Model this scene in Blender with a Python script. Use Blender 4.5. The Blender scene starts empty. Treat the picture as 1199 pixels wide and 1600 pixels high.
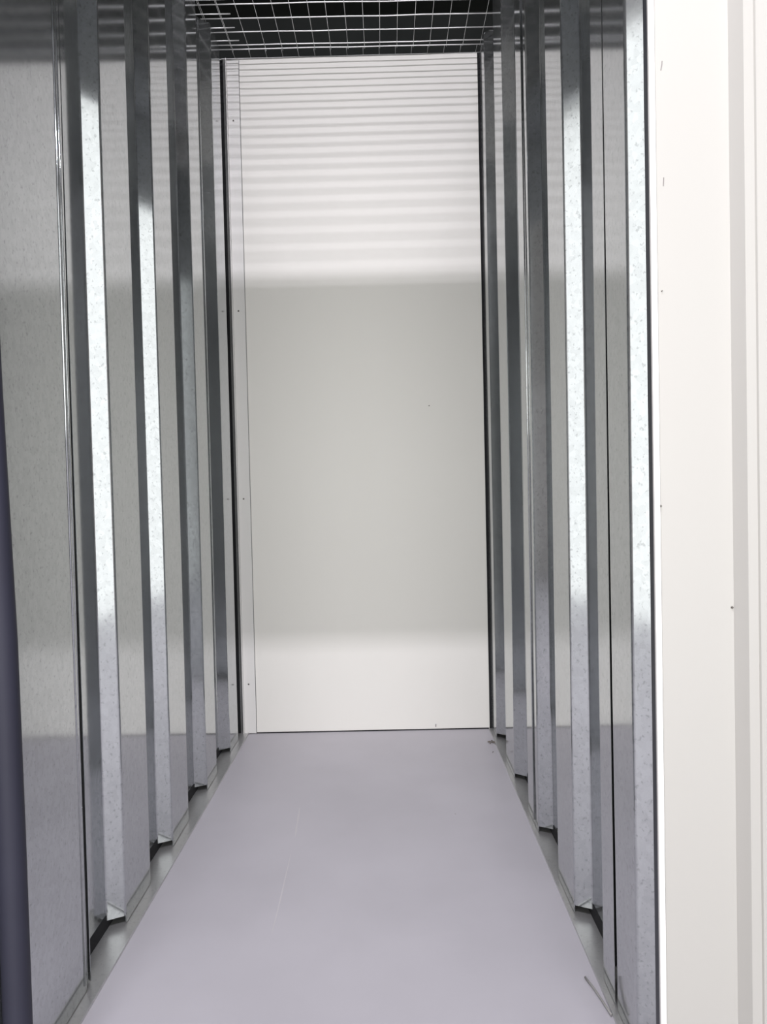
import bpy, bmesh, math, random
from mathutils import Matrix, Vector
random.seed(4)
S = bpy.context.scene
COL = S.collection

# ------------------------------------------------------------------ camera
A, B = 0.604, 0.396          # inner planes of the left / right cladding (x = -A, x = +B)
L, HW, HM = 2.86, 2.659, 2.672   # back wall, its top, height of the wire mesh
CAMZ = 0.947
yaw, pitch, roll = -0.0064, -0.025, -0.0224
cy, sy, cp, sp = math.cos(yaw), math.sin(yaw), math.cos(pitch), math.sin(pitch)
fw = Vector((sy*cp, cy*cp, sp)); r0 = Vector((cy, -sy, 0)); u0 = r0.cross(fw)
cr, sr = math.cos(roll), math.sin(roll)
rt = cr*r0 + sr*u0; up = -sr*r0 + cr*u0
cam_d = bpy.data.cameras.new('camera'); cam = bpy.data.objects.new('camera', cam_d); COL.objects.link(cam)
m = Matrix.Identity(4)
for i in range(3):
    m[i][0], m[i][1], m[i][2] = rt[i], up[i], -fw[i]
m[0][3], m[1][3], m[2][3] = 0, 0, CAMZ
cam.matrix_world = m
cam_d.sensor_fit = 'VERTICAL'; cam_d.sensor_height = 36; cam_d.lens = 1126/1600*36
cam_d.clip_start = 0.02
S.camera = cam

# ------------------------------------------------------------------ light
S.view_settings.view_transform = 'Standard'; S.view_settings.look = 'None'
S.view_settings.gamma = 1; S.view_settings.use_curve_mapping = False
S.view_settings.exposure = 0.07
w = bpy.data.worlds.new('world'); S.world = w; w.use_nodes = True
w.node_tree.nodes['Background'].inputs[0].default_value = (0.80, 0.88, 1.0, 1)
w.node_tree.nodes['Background'].inputs[1].default_value = 0.05
def area(name, loc, rot, sx, sy_, power, color):
    d = bpy.data.lights.new(name, 'AREA'); d.shape = 'RECTANGLE'; d.size = sx; d.size_y = sy_
    d.energy = power; d.color = color
    o = bpy.data.objects.new(name, d); COL.objects.link(o); o.location = loc; o.rotation_euler = rot
    return o
TUBE_Y, TUBE_Z = -0.40, 3.53
area('tube_light', (-0.1, TUBE_Y, TUBE_Z-0.03), (math.radians(25), 0, 0), 1.5, 0.055, 80, (0.96, 0.93, 1.0))
area('added_fill_wide', (0.0, -2.35, 2.1), (math.radians(90), 0, 0), 6.0, 4.2, 132, (0.99, 1.0, 0.985))  # added wide fill behind the camera, brightens the front and the metal flanks
beam = area('added_fill_beam', (-0.1, -2.33, 1.15), (math.radians(90), 0, 0), 3.0, 2.0, 14, (1.0, 0.99, 0.94))  # added narrower fill that lifts the back wall, no source of its own
beam.data.spread = math.radians(75)

# ------------------------------------------------------------------ materials
def mat(name):
    mm = bpy.data.materials.new(name); mm.use_nodes = True
    nt = mm.node_tree; b = nt.nodes['Principled BSDF']
    return mm, nt, b
def N(nt, t, **kw):
    n = nt.nodes.new(t)
    for k, v in kw.items():
        if k in n.inputs: n.inputs[k].default_value = v
        else: setattr(n, k, v)
    return n
def ramp(nt, src, stops):
    n = nt.nodes.new('ShaderNodeValToRGB'); e = n.color_ramp.elements
    while len(e) < len(stops): e.new(0.5)
    for el, (p, c) in zip(e, stops):
        el.position = p; el.color = (*c, 1) if len(c) == 3 else c
    nt.links.new(src, n.inputs[0]); return n
def g(v): return (v, v, v)

def galvanised(name, base, rough, spangle=1.0, tint=(0.97, 1.0, 1.02), soft=0.3):
    mm, nt, b = mat(name); lk = nt.links.new
    tc = N(nt, 'ShaderNodeTexCoord')
    mp = N(nt, 'ShaderNodeMapping'); mp.inputs['Scale'].default_value = (1, 1, 0.8); lk(tc.outputs['Object'], mp.inputs[0])
    vo = N(nt, 'ShaderNodeTexVoronoi', Scale=110.0); lk(mp.outputs[0], vo.inputs['Vector'])
    sep = N(nt, 'ShaderNodeSeparateColor'); lk(vo.outputs['Color'], sep.inputs[0])
    no = N(nt, 'ShaderNodeTexNoise', Scale=9.0, Detail=5.0); lk(mp.outputs[0], no.inputs['Vector'])
    # base colour: small flecks in the zinc
    vo2 = N(nt, 'ShaderNodeTexVoronoi', Scale=70.0, Randomness=1.0); lk(mp.outputs[0], vo2.inputs['Vector'])
    nf = N(nt, 'ShaderNodeTexNoise', Scale=160.0, Detail=3.0, Roughness=0.6); lk(mp.outputs[0], nf.inputs['Vector'])
    fl = ramp(nt, nf.outputs['Fac'], [(0.33, g(1.0-0.25*spangle)), (0.415, g(1.0))])
    va = ramp(nt, sep.outputs[0], [(0.0, g(1.0-0.10*spangle)), (1.0, g(1.0))])
    mu = N(nt, 'ShaderNodeMix', data_type='RGBA', blend_type='MULTIPLY'); mu.inputs[0].default_value = 1
    lk(fl.outputs[0], mu.inputs[6]); lk(va.outputs[0], mu.inputs[7])
    mu2 = N(nt, 'ShaderNodeMix', data_type='RGBA', blend_type='MULTIPLY'); mu2.inputs[0].default_value = 1
    lk(mu.outputs[2], mu2.inputs[6]); mu2.inputs[7].default_value = (base*tint[0], base*tint[1], base*tint[2], 1)
    lk(mu2.outputs[2], b.inputs['Base Color'])
    b.inputs['Metallic'].default_value = 1.0
    rr = N(nt, 'ShaderNodeMapRange'); rr.inputs['To Min'].default_value = rough*0.8; rr.inputs['To Max'].default_value = rough*1.25
    lk(no.outputs['Fac'], rr.inputs['Value']); lk(rr.outputs[0], b.inputs['Roughness'])
    bp = N(nt, 'ShaderNodeBump', Strength=0.03*spangle, Distance=0.002)
    lk(sep.outputs[1], bp.inputs['Height']); lk(bp.outputs[0], b.inputs['Normal'])
    # dull zinc oxide film: a rougher lobe over the bright one
    b2 = N(nt, 'ShaderNodeBsdfPrincipled'); b2.inputs['Metallic'].default_value = 0.35
    b2.inputs['Roughness'].default_value = 0.55
    lk(mu2.outputs[2], b2.inputs['Base Color'])
    ms = N(nt, 'ShaderNodeMixShader'); ms.inputs[0].default_value = soft
    lk(b.outputs[0], ms.inputs[1]); lk(b2.outputs[0], ms.inputs[2])
    lk(ms.outputs[0], nt.nodes['Material Output'].inputs[0])
    return mm

def paint(name, col, rough, mottling=0.03, scale=3.0, stretch=(1, 1, 1), bump=0.0, spec=0.5, specks=0.0, metallic=0.0):
    mm, nt, b = mat(name); lk = nt.links.new
    tc = N(nt, 'ShaderNodeTexCoord'); mp = N(nt, 'ShaderNodeMapping'); mp.inputs['Scale'].default_value = stretch
    lk(tc.outputs['Object'], mp.inputs[0])
    no = N(nt, 'ShaderNodeTexNoise', Scale=scale, Detail=4.0); lk(mp.outputs[0], no.inputs['Vector'])
    lo = tuple(c*(1-mottling) for c in col); hi = tuple(min(1, c*(1+mottling)) for c in col)
    rp = ramp(nt, no.outputs['Fac'], [(0.3, lo), (0.7, hi)])
    out = rp.outputs[0]
    if specks:
        nf = N(nt, 'ShaderNodeTexNoise', Scale=45.0, Detail=2.0); lk(tc.outputs['Object'], nf.inputs['Vector'])
        f2 = ramp(nt, nf.outputs['Fac'], [(0.235, g(1-specks)), (0.26, g(1.0))])
        mu = N(nt, 'ShaderNodeMix', data_type='RGBA', blend_type='MULTIPLY'); mu.inputs[0].default_value = 1
        lk(out, mu.inputs[6]); lk(f2.outputs[0], mu.inputs[7]); out = mu.outputs[2]
    lk(out, b.inputs['Base Color'])
    b.inputs['Roughness'].default_value = rough; b.inputs['Metallic'].default_value = metallic
    b.inputs['Specular IOR Level'].default_value = spec
    if bump:
        bp = N(nt, 'ShaderNodeBump', Strength=bump, Distance=0.003); lk(no.outputs['Fac'], bp.inputs['Height']); lk(bp.outputs[0], b.inputs['Normal'])
    return mm

M_GALV = galvanised('galvanised_steel', 0.60, 0.10, 1.0, (0.965, 0.998, 1.015), 0.12)
M_TRACK = galvanised('track_steel', 0.60, 0.30, 0.5, (1.0, 1.0, 1.0), 0.5)
M_WIRE = galvanised('wire_steel', 0.92, 0.35, 0.2, (1, 1, 1), 0.5)
M_BACKING = paint('dark_backing', (0.012, 0.012, 0.014), 0.9)  # near-black backing added behind the sheets to darken gaps and stop light leaks
M_BACK = paint('white_coated_sheet', (0.86, 0.84, 0.80), 0.5, 0.015, 1.2, (1, 1, 0.25))
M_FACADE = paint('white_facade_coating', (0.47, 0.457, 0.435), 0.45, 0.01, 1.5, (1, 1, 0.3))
M_TRIM = paint('white_trim_coating', (0.80, 0.785, 0.77), 0.35, 0.01)
M_FLOOR = paint('grey_floor_paint', (0.54, 0.52, 0.565), 0.42, 0.05, 2.6, (1, 1, 1), 0.0, 0.4, 0.0)
M_ROOF = paint('dark_roof_sheet', (0.030, 0.034, 0.030), 0.75, 0.15, 4.0)
M_PURLIN = paint('roof_steel', (0.05, 0.055, 0.055), 0.6, 0.1)
M_DARK = paint('black_gap_filler', (0.01, 0.01, 0.012), 0.9)
M_SCREW = paint('screw_steel', (0.13, 0.12, 0.11), 0.4, 0.05, metallic=0.6)
M_SEAL = paint('dark_rubber_seal', (0.035, 0.038, 0.048), 0.5)
M_SCUFF = paint('grey_scuff', (0.22, 0.20, 0.20), 0.6)
M_NAVY = paint('navy_round_strip', (0.022, 0.022, 0.040), 0.65, 0.08, 6.0)
M_CORR = paint('corridor_white_wall', (0.72, 0.70, 0.67), 0.5, 0.02)
M_DUST = paint('grey_dust', (0.20, 0.18, 0.16), 0.95, 0.3, 200)
M_STRIP = paint('grey_plastic', (0.33, 0.32, 0.31), 0.4, 0.1)
M_SCRATCH = paint('pale_scratch', (0.60, 0.575, 0.60), 0.5, 0.05)
M_HEAD = paint('roller_housing', (0.42, 0.44, 0.47), 0.4, 0.03)
em, ent, eb = mat('lamp_tube_glass'); eb.inputs['Base Color'].default_value = (1, 1, 1, 1)
eb.inputs['Emission Color'].default_value = (0.95, 0.97, 1, 1); eb.inputs['Emission Strength'].default_value = 6

# ------------------------------------------------------------------ helpers
def link(name, bm, material, parent=None, kind=None, smooth=False):
    me = bpy.data.meshes.new(name); bmesh.ops.recalc_face_normals(bm, faces=bm.faces); bm.to_mesh(me); bm.free()
    if material: me.materials.append(material)
    if smooth:
        for p in me.polygons: p.use_smooth = True
    o = bpy.data.objects.new(name, me); COL.objects.link(o)
    if parent: o.parent = parent
    if kind: o['kind'] = kind
    return o
def box(bm, x0, x1, y0, y1, z0, z1):
    v = [bm.verts.new(p) for p in ((x0,y0,z0),(x1,y0,z0),(x1,y1,z0),(x0,y1,z0),(x0,y0,z1),(x1,y0,z1),(x1,y1,z1),(x0,y1,z1))]
    for f in ((0,3,2,1),(4,5,6,7),(0,1,5,4),(1,2,6,5),(2,3,7,6),(3,0,4,7)): bm.faces.new([v[i] for i in f])
def boxes(*bs, bevel=0.0):
    bm = bmesh.new()
    for b_ in bs: box(bm, *b_)
    if bevel: bmesh.ops.bevel(bm, geom=bm.edges[:], offset=bevel, segments=2, affect='EDGES', profile=0.5)
    return bm
def tube(bm, pts, r, n=8):
    rings = []
    pts = [Vector(p) for p in pts]
    for i, p in enumerate(pts):
        d = (pts[min(i+1, len(pts)-1)] - pts[max(i-1, 0)]).normalized()
        a = d.cross(Vector((0, 0, 1)))
        if a.length < 1e-3: a = d.cross(Vector((1, 0, 0)))
        a.normalize(); b_ = d.cross(a)
        rings.append([bm.verts.new(p + r*(math.cos(2*math.pi*k/n)*a + math.sin(2*math.pi*k/n)*b_)) for k in range(n)])
    for i in range(len(rings)-1):
        for k in range(n): bm.faces.new([rings[i][k], rings[i][(k+1) % n], rings[i+1][(k+1) % n], rings[i+1][k]])
    bm.faces.new(rings[0]); bm.faces.new(rings[-1])
def tag(o, label, cat, group=None):
    o['label'] = label; o['category'] = cat
    if group: o['group'] = group
def empty(name, loc=(0, 0, 0), kind=None):
    o = bpy.data.objects.new(name, None); COL.objects.link(o); o.location = loc
    if kind: o['kind'] = kind
    return o

def extr(pts, z0, z1, name, material, parent=None, kind=None):
    bm = bmesh.new()
    lo = [bm.verts.new((x, y, z0)) for x, y in pts]; hi = [bm.verts.new((x, y, z1)) for x, y in pts]
    n = len(pts)
    for i in range(n): bm.faces.new([lo[i], lo[(i+1) % n], hi[(i+1) % n], hi[i]])
    bm.faces.new(lo[::-1]); bm.faces.new(hi)
    return link(name, bm, material, parent, kind)
# ------------------------------------------------------------------ floor, roof, corridor
FY = 1.03                     # front face of the units
bm = boxes((-4, 4, -2.5, 6.5, -0.1, 0.0)); fl = link('floor', bm, M_FLOOR, kind='structure')
def ribbon(pts, wd, z=0.0004):
    bm = bmesh.new(); rows = []
    for i, (x, y) in enumerate(pts):
        a = Vector(pts[max(i-1, 0)]); b_ = Vector(pts[min(i+1, len(pts)-1)]); d = (b_-a).normalized()
        ww = wd*0.5*math.sin(math.pi*(i+0.5)/len(pts))
        rows.append([bm.verts.new((x-d.y*ww, y+d.x*ww, zz)) for zz in (0, z)] + [bm.verts.new((x+d.y*ww, y-d.x*ww, zz)) for zz in (z, 0)])
    for i in range(len(rows)-1):
        for k in range(4): bm.faces.new([rows[i][k], rows[i][(k+1) % 4], rows[i+1][(k+1) % 4], rows[i+1][k]])
    bm.faces.new(rows[0]); bm.faces.new(rows[-1]); return bm
link('scratch', ribbon([(-.2887, 2.165), (-.2850, 2.10), (-.2802, 2.007), (-.2790, 1.98)], 0.0045), M_SCRATCH, fl)
link('scratch', ribbon([(-.2776, 1.88), (-.2755, 1.76), (-.2738, 1.683), (-.2728, 1.60), (-.2726, 1.534)], 0.0030), M_SCRATCH, fl)
roof = link('ceiling', boxes((-4, 4, -2.5, 6.5, 5.2, 5.3)), M_ROOF, kind='structure')
for k in range(6):
    y = -1.5 + 1.3*k
    link('purlin', boxes((-4, 4, y, y+0.06, 5.04, 5.2), (-4, 4, y, y+0.14, 5.03, 5.045)), M_PURLIN, roof)
# wall behind the photographer, its opening made up to hold the added fill lights
link('wall_corridor', boxes((-4, -3.0, -2.5, -2.4, 0, 5.2), (3.0, 4, -2.5, -2.4, 0, 5.2), (-3.0, 3.0, -2.5, -2.4, 4.2, 5.2)), M_CORR, kind='structure')
link('wall_end_left', boxes((-4.1, -4, -2.5, 6.5, 0, 5.2)), M_CORR, kind='structure')
link('wall_end_right', boxes((4, 4.1, -2.5, 6.5, 0, 5.2)), M_CORR, kind='structure')
link('wall_far', boxes((-4.1, 4.1, 6.5, 6.6, 0, 5.2)), M_PURLIN, kind='structure')

# ------------------------------------------------------------------ corrugated walls
D = 0.037          # groove depth; the third number of a groove is the run of its sloped flanks
GL = [(1.387, 1.578, .019), (1.745, 1.928, .019), (2.089, 2.301, .021), (2.433, 2.642, .032), (2.783, 2.98, .032)]
GR = [(1.000, 1.179, .018), (1.370, 1.586, .018), (1.737, 1.967, .020), (2.111, 2.344, .032), (2.508, 2.739, .032), (2.862, 3.0, .032)]
def profile(y0, y1, grooves):
    pts = [(y0, 0)]
    for gg in grooves:
        a, b_, SL = gg
        for y, d in ((a, 0), (a+SL, D), (b_-SL, D), (b_, 0)):
            if y0 < y < y1: pts.append((y, d))
    def depth(y):
        for gg in grooves:
            a, b_, SL = gg
            if a <= y <= b_: return D*min(1, (y-a)/SL, (b_-y)/SL)
        return 0
    pts[0] = (y0, depth(y0)); pts.append((y1, depth(y1)))
    return pts
def sheet(side, y0, y1, grooves, parent, off=0.0, tilt0=0.0, tilt1=0.0, bow=False):
    """one folded steel sheet; side -1 left, +1 right; tilt moves the foot of its first / last edge along the wall"""
    pr = profile(y0, y1, grooves); bm = bmesh.new(); zs = 14; T = 0.0012
    X0 = -A if side < 0 else B
    # a tight radius at every fold
    fine = [(y0+(pr[1][0]-y0)*i/12, pr[0][1]+(pr[1][1]-pr[0][1])*i/12) for i in range(1, 12)] if bow else []
    if fine: fine.insert(0, pr[0])
    for i, (y, d) in enumerate(pr):
        if 0 < i < len(pr)-1:
            p0, p1, p2 = Vector(pr[i-1]), Vector((y, d)), Vector(pr[i+1])
            q0 = p1 + (p0-p1).normalized()*0.0035; q2 = p1 + (p2-p1).normalized()*0.0035
            for t in (0, 0.33, 0.67, 1): fine.append((q0*(1-t)**2 + p1*2*t*(1-t) + q2*t*t)[:])
        elif i or not bow: fine.append((y, d))
    n = len(fine); grid = []
    for k in range(zs+1):
        row = []
        for i, (y, d) in enumerate(fine):
            foot = 0.022 if any(gg[0]+0.002 < y < gg[1]+0.001 for gg in grooves) else 0.005
            z = foot + (HW-foot)*k/zs
            f0 = (1-k/zs)**1.3
            yy = y + tilt0*f0*max(0, 1-(y-y0)/0.05) + tilt1*f0*max(0, 1-(y1-y)/0.05)
            wob = 0.0006*math.sin(3.1*z+2*y*side) if 0 < k < zs else 0
            
            row.append(bm.verts.new((X0 + side*(d-off+wob), yy, z)))
        grid.append(row)
    for k in range(zs):
        for i in range(n-1): bm.faces.new([grid[k][i], grid[k][i+1], grid[k+1][i+1], grid[k+1][i]])
    o = link('cladding_sheet', bm, M_GALV, parent)
    md = o.modifiers.new('t', 'SOLIDIFY'); md.thickness = T; md.offset = 0
    return o
# left partition
wl = link('wall_left', boxes((-A-0.062, -A-0.040, FY+0.0, L+0.03, 0.004, HW-0.002)), M_BACKING, kind='structure')
sheet(-1, FY-0.03, 1.381, GL, wl, off=0.003, tilt1=-0.020, bow=True)
sheet(-1, 1.387, 2.082, GL, wl)
sheet(-1, 2.094, L-0.004, GL, wl)
# right partition
wr = link('wall_right', boxes((B+0.040, B+0.062, FY+0.06, L+0.03, 0.004, HW-0.002)), M_BACKING, kind='structure')
sheet(1, FY+0.03, 1.294, GR, wr, off=0.0, tilt1=-0.012)
sheet(1, 1.298, 2.000, GR, wr)
sheet(1, 2.004, L-0.006, GR, wr)
# thin lap strips where two sheets overlap (a folded hem on the free edge)
def hem(side, y, z0=0.02, z1=HW, parent=None, wdt=0.006):
    X0 = -A if side < 0 else B
    bm = bmesh.new(); tube(bm, [(X0-side*0.003, y, z0), (X0-side*0.003, y, z1)], wdt/2, 8)
    link('folded_hem', bm, M_GALV, parent, smooth=True)
hem(-1, 1.352, parent=wl); hem(-1, 1.364, parent=wl, wdt=0.004)
hem(1, 2.012, parent=wr, wdt=0.004)
# floor tracks the sheets stand in
for side, nm in ((-1, 'baseboard_left'), (1, 'baseboard_right')):
    X0 = -A if side < 0 else B
    xi, xo = X0 - side*0.025, X0 + side*0.060
    if side > 0: xi = X0 - 0.010
    y1 = L-0.002
    bm = boxes((min(xi, xo), max(xi, xo), FY+0.02, y1, 0.0, 0.003))
    t = link(nm, bm, M_TRACK, kind='structure')
    link('track_lip', boxes((min(xi, xi-side*0.003), max(xi, xi-side*0.003), FY+0.02, y1, 0.0, 0.006)), M_TRACK, t)
    link('track_flange', boxes((X0+side*0.036-0.001, X0+side*0.036+0.001, FY+0.04, y1, 0.003, 0.034)), M_DARK, t)

# ------------------------------------------------------------------ back wall
wb = link('wall_back', boxes((-A+0.030, B+0.0, L, L+0.03, 0.004, HW)), M_BACK, kind='structure')
link('wall_neighbour', boxes((-A-0.06, -A+0.030, L+0.004, L+0.03, 0.0, HW), (B+0.0, B+0.06, L+0.004, L+0.03, 0.0, HW)), M_BACKING, kind='structure')
link('top_rail', boxes((-A-0.01, B+0.02, L-0.002, L+0.034, HW, HW+0.004)), M_TRACK, wb)
link('foot_gap', boxes((-A+0.03, B, L-0.001, L, 0.0, 0.0045)), M_DARK, wb)
# white angle in the left rear corner
X0 = -A+0.012
ct = link('trim_1', boxes((X0, X0+0.046, L-0.006, L-0.0005, 0.003, HW-0.004), (X0-0.003, X0, L-0.020, L-0.0005, 0.003, HW-0.004), bevel=0.0008), M_TRIM, kind='structure')
link('trim_joint', boxes((X0+0.0462, X0+0.0476, L-0.0012, L-0.0003, 0.003, HW-0.004)), M_SEAL, ct)
def screw(parent, p, axis='y', r=0.0035):
    bm = bmesh.new()
    bmesh.ops.create_cone(bm, cap_ends=True, segments=6, radius1=r, radius2=r*0.7, depth=0.003,
        matrix=Matrix.Translation(p) @ Matrix.Rotation(math.radians(90), 4, 'X' if axis == 'y' else 'Y'))
    bmesh.ops.create_cone(bm, cap_ends=True, segments=12, radius1=r*1.5, radius2=r*1.5, depth=0.0008,
        matrix=Matrix.Translation(Vector(p)+Vector((0, 0.0014 if axis == 'y' else 0, 0))) @ Matrix.Rotation(math.radians(90), 4, 'X'))
    return link('screw', bm, M_SCREW, parent)
for z in (0.20, 0.94, 1.68, 2.42): screw(ct, (X0+0.020, L-0.0070, z), r=0.0024)

# dark sealed joint in the right rear corner
extr([(-A-0.004, L-0.001), (-A-0.002, L-0.002), (X0-0.004, L-0.013), (X0-0.003, L-0.013), (X0-0.003, L-0.001)], 0.003, HW-0.002, 'corner_channel', M_TRACK, ct)
ct2 = link('trim_2', boxes((B-0.009, B+0.0, L-0.004, L-0.0005, 0.003, HW)), M_DARK, kind='structure')

# ------------------------------------------------------------------ front of the units
JX = 0.379
HT, HB = 2.755, 2.14
Y = FY
wf = extr([(JX+0.010, Y), (0.4915, Y), (0.503, Y-0.020), (0.517, Y-0.020), (0.518, Y-0.017), (0.520, Y-0.020), (1.6, Y-0.020), (1.6, Y+0.02), (JX+0.010, Y+0.02)],
     0.004, 2.7, 'wall_front', M_FACADE, kind='structure')
jt = extr([(JX, Y-0.003), (JX+0.0085, Y-0.003), (JX+0.0085, Y+0.0), (JX+0.004, Y+0.002), (JX, Y+0.002)],
     0.003, HB, 'trim_3', M_TRIM, kind='structure')
link('door_seal', boxes((JX+0.001, JX+0.018, Y+0.002, Y+0.020, 0.003, HB)), M_SEAL, jt)
screw(jt, (0.3878, Y-0.0035, 0.921), r=0.0014)
screw(wf, (0.4890, Y-0.001, 0.7737), r=0.0020)
screw(wf, (0.3945, Y-0.001, 1.2252), r=0.0010)
def scuff(parent, pts, r):
    bm = bmesh.new(); tube(bm, pts, r, 6); return link('scuff', bm, M_SCUFF, parent)
scuff(wf, [(0.3970, Y, 1.533), (0.3985, Y-0.0002, 1.541), (0.3990, Y, 1.546)], 0.0006)
scuff(wf, [(0.3985, Y, 1.372), (0.3992, Y-0.0002, 1.384)], 0.0006)
scuff(wb, [(0.1690, L, 1.2916), (0.1740, L-0.0002, 1.2922)], 0.0022)
scuff(wb, [(0.1715, L, 0.0120), (0.1720, L-0.0002, 0.0230)], 0.0016)
# left half of the front, just outside the picture
wf2 = link('wall_front', boxes((-1.9, -A-0.055, Y, Y+0.02, 0.004, 2.7)), M_FACADE, kind='structure')
link('trim_4', boxes((-A-0.075, -A-0.008, Y-0.004, Y+0.0, 0.003, HB)), M_TRIM, kind='structure')
# dark navy round strip running up the left side just inside the opening
bm = bmesh.new(); tube(bm, [(-0.580, 1.072, 0.003), (-0.580, 1.072, 0.13), (-0.5805, 1.072, 0.45), (-0.5825, 1.072, 0.74), (-0.592, 1.072, 1.12), (-0.600, 1.072, 1.70), (-0.606, 1.072, HW)], 0.0205, 28)
link('trim_5', bm, M_NAVY, kind='structure', smooth=True)
# rolled-up door in its housing over the opening
dr = link('door_1', boxes((-A-0.055, B+0.055, Y-0.02, Y, HB, HT), bevel=0.004), M_HEAD, kind='structure')
bm = bmesh.new(); tube(bm, [(-A+0.03, Y+0.10, HB+0.40), (B-0.03, Y+0.10, HB+0.40)], 0.075, 32)
link('rolled_curtain', bm, M_HEAD, dr, smooth=True)

# ------------------------------------------------------------------ wire mesh over the unit
def mesh_panel(name, x0, x1, ys, xs, y0, y1, z, label, sag=0.0, skew=0.0):
    root = empty(name, (0, 0, 0)); tag(root, label, 'wire mesh', 'wire mesh panels over the units')
    xm = (x0+x1)/2
    for k, y in enumerate(ys):
        bm = bmesh.new(); pts = []
        for i in range(9):
            t = i/8; x = x0+(x1-x0)*t
            pts.append((x, y+skew*(t-0.5)+random.uniform(-.0012, .0012), z+0.0035-sag*4*t*(1-t)+random.uniform(-.0012, .0012)))
        tube(bm, pts, 0.0020, 6); link('cross_wire', bm, M_WIRE, root, smooth=True)
    for x in xs:
        bm = bmesh.new(); t = (x-x0)/(x1-x0); n = 10; j = random.uniform(-.003, .003)
        pts = [(x+j*i/n+random.uniform(-.0008, .0008), y0+(y1-y0)*i/n, z-sag*4*t*(1-t)) for i in range(n+1)]
        tube(bm, pts, 0.0009, 6); link('lengthwise_wire', bm, M_WIRE, root, smooth=True)
    return root
ys = [2.800 - 0.0765*k for k in range(23)]
xs = [-A-0.02 + 0.0635*k for k in range(17)]
mesh_panel('wire_mesh_panel', -A-0.035, B+0.035, ys + [2.826], xs, ys[-1]-0.02, 2.832, HM, 'galvanised wire mesh panel roofing the narrow unit', skew=0.010)
mesh_panel('wire_mesh_panel', -A-0.30, B+0.32, [2.905 + 0.0765*k for k in range(9)], [-A-0.28 + 0.0635*k for k in range(26)], 2.845, 3.50, HM+0.012,
           'wire mesh panel lying beyond the back wall, over the next unit')
mesh_panel('wire_mesh_panel', -A-0.62, -A+0.075, [2.792 - 0.0765*k for k in range(14)], [-A-0.60 + 0.0635*k for k in range(11)], 1.78, 2.83, HM+0.014,
           'wire mesh panel overlapping the unit mesh along the left wall top')

# ------------------------------------------------------------------ lamp, and scraps on the floor
lamp = empty('tube_lamp', (-0.1, TUBE_Y, TUBE_Z)); tag(lamp, 'ceiling tube lamp hanging over the corridor before the unit', 'lamp')
link('lamp_housing', boxes((-0.8, 0.8, -0.05, 0.05, 0.03, 0.09), bevel=0.004), M_HEAD, lamp)
bm = bmesh.new(); tube(bm, [(-0.75, 0, 0.012), (0.75, 0, 0.012)], 0.013, 16); link('lamp_tube', bm, em, lamp, smooth=True)
for s in (-1, 1):
    bm = bmesh.new(); tube(bm, [(s*0.6, 0, 0.09), (s*0.6, 0, 5.2-TUBE_Z)], 0.004, 6); link('suspension_rod', bm, M_TRACK, lamp)

def clump(loc, n, size, seed):
    random.seed(seed); bm = bmesh.new()
    for _ in range(n):
        r = size*random.uniform(.15, .45); p = Vector((random.gauss(0, size*.6), random.gauss(0, size*.9), r*0.6))
        mtx = Matrix.Translation(Vector(loc)+p) @ Matrix.Diagonal((random.uniform(.6, 1.5), random.uniform(.6, 1.5), .6, 1))
        bmesh.ops.create_icosphere(bm, subdivisions=1, radius=r, matrix=mtx)
    return bm
tag(link('dust_clump', clump((0.372, 2.70, 0.0), 26, 0.010, 3), M_DUST), 'small dark clump of dust against the right floor track near the back wall', 'dust')
tag(link('dust_speck', clump((0.36, 2.60, 0.0), 3, 0.004, 5), M_DUST), 'tiny grey speck on the floor just before the dust clump', 'dust')
bm = bmesh.new(); tube(bm, [(0.3615, 1.375, 0.003), (0.368, 1.345, 0.005), (0.3745, 1.312, 0.004), (0.3800, 1.270, 0.006)], 0.0020, 6)
tag(link('plastic_strip', bm, M_STRIP, smooth=True), 'thin curled grey strip on the floor beside the right track', 'scrap')
tag(link('fleck', clump((0.178, 2.10, 0.0), 2, 0.003, 9), M_DUST), 'tiny pale grey fleck on the open floor right of centre', 'scrap')
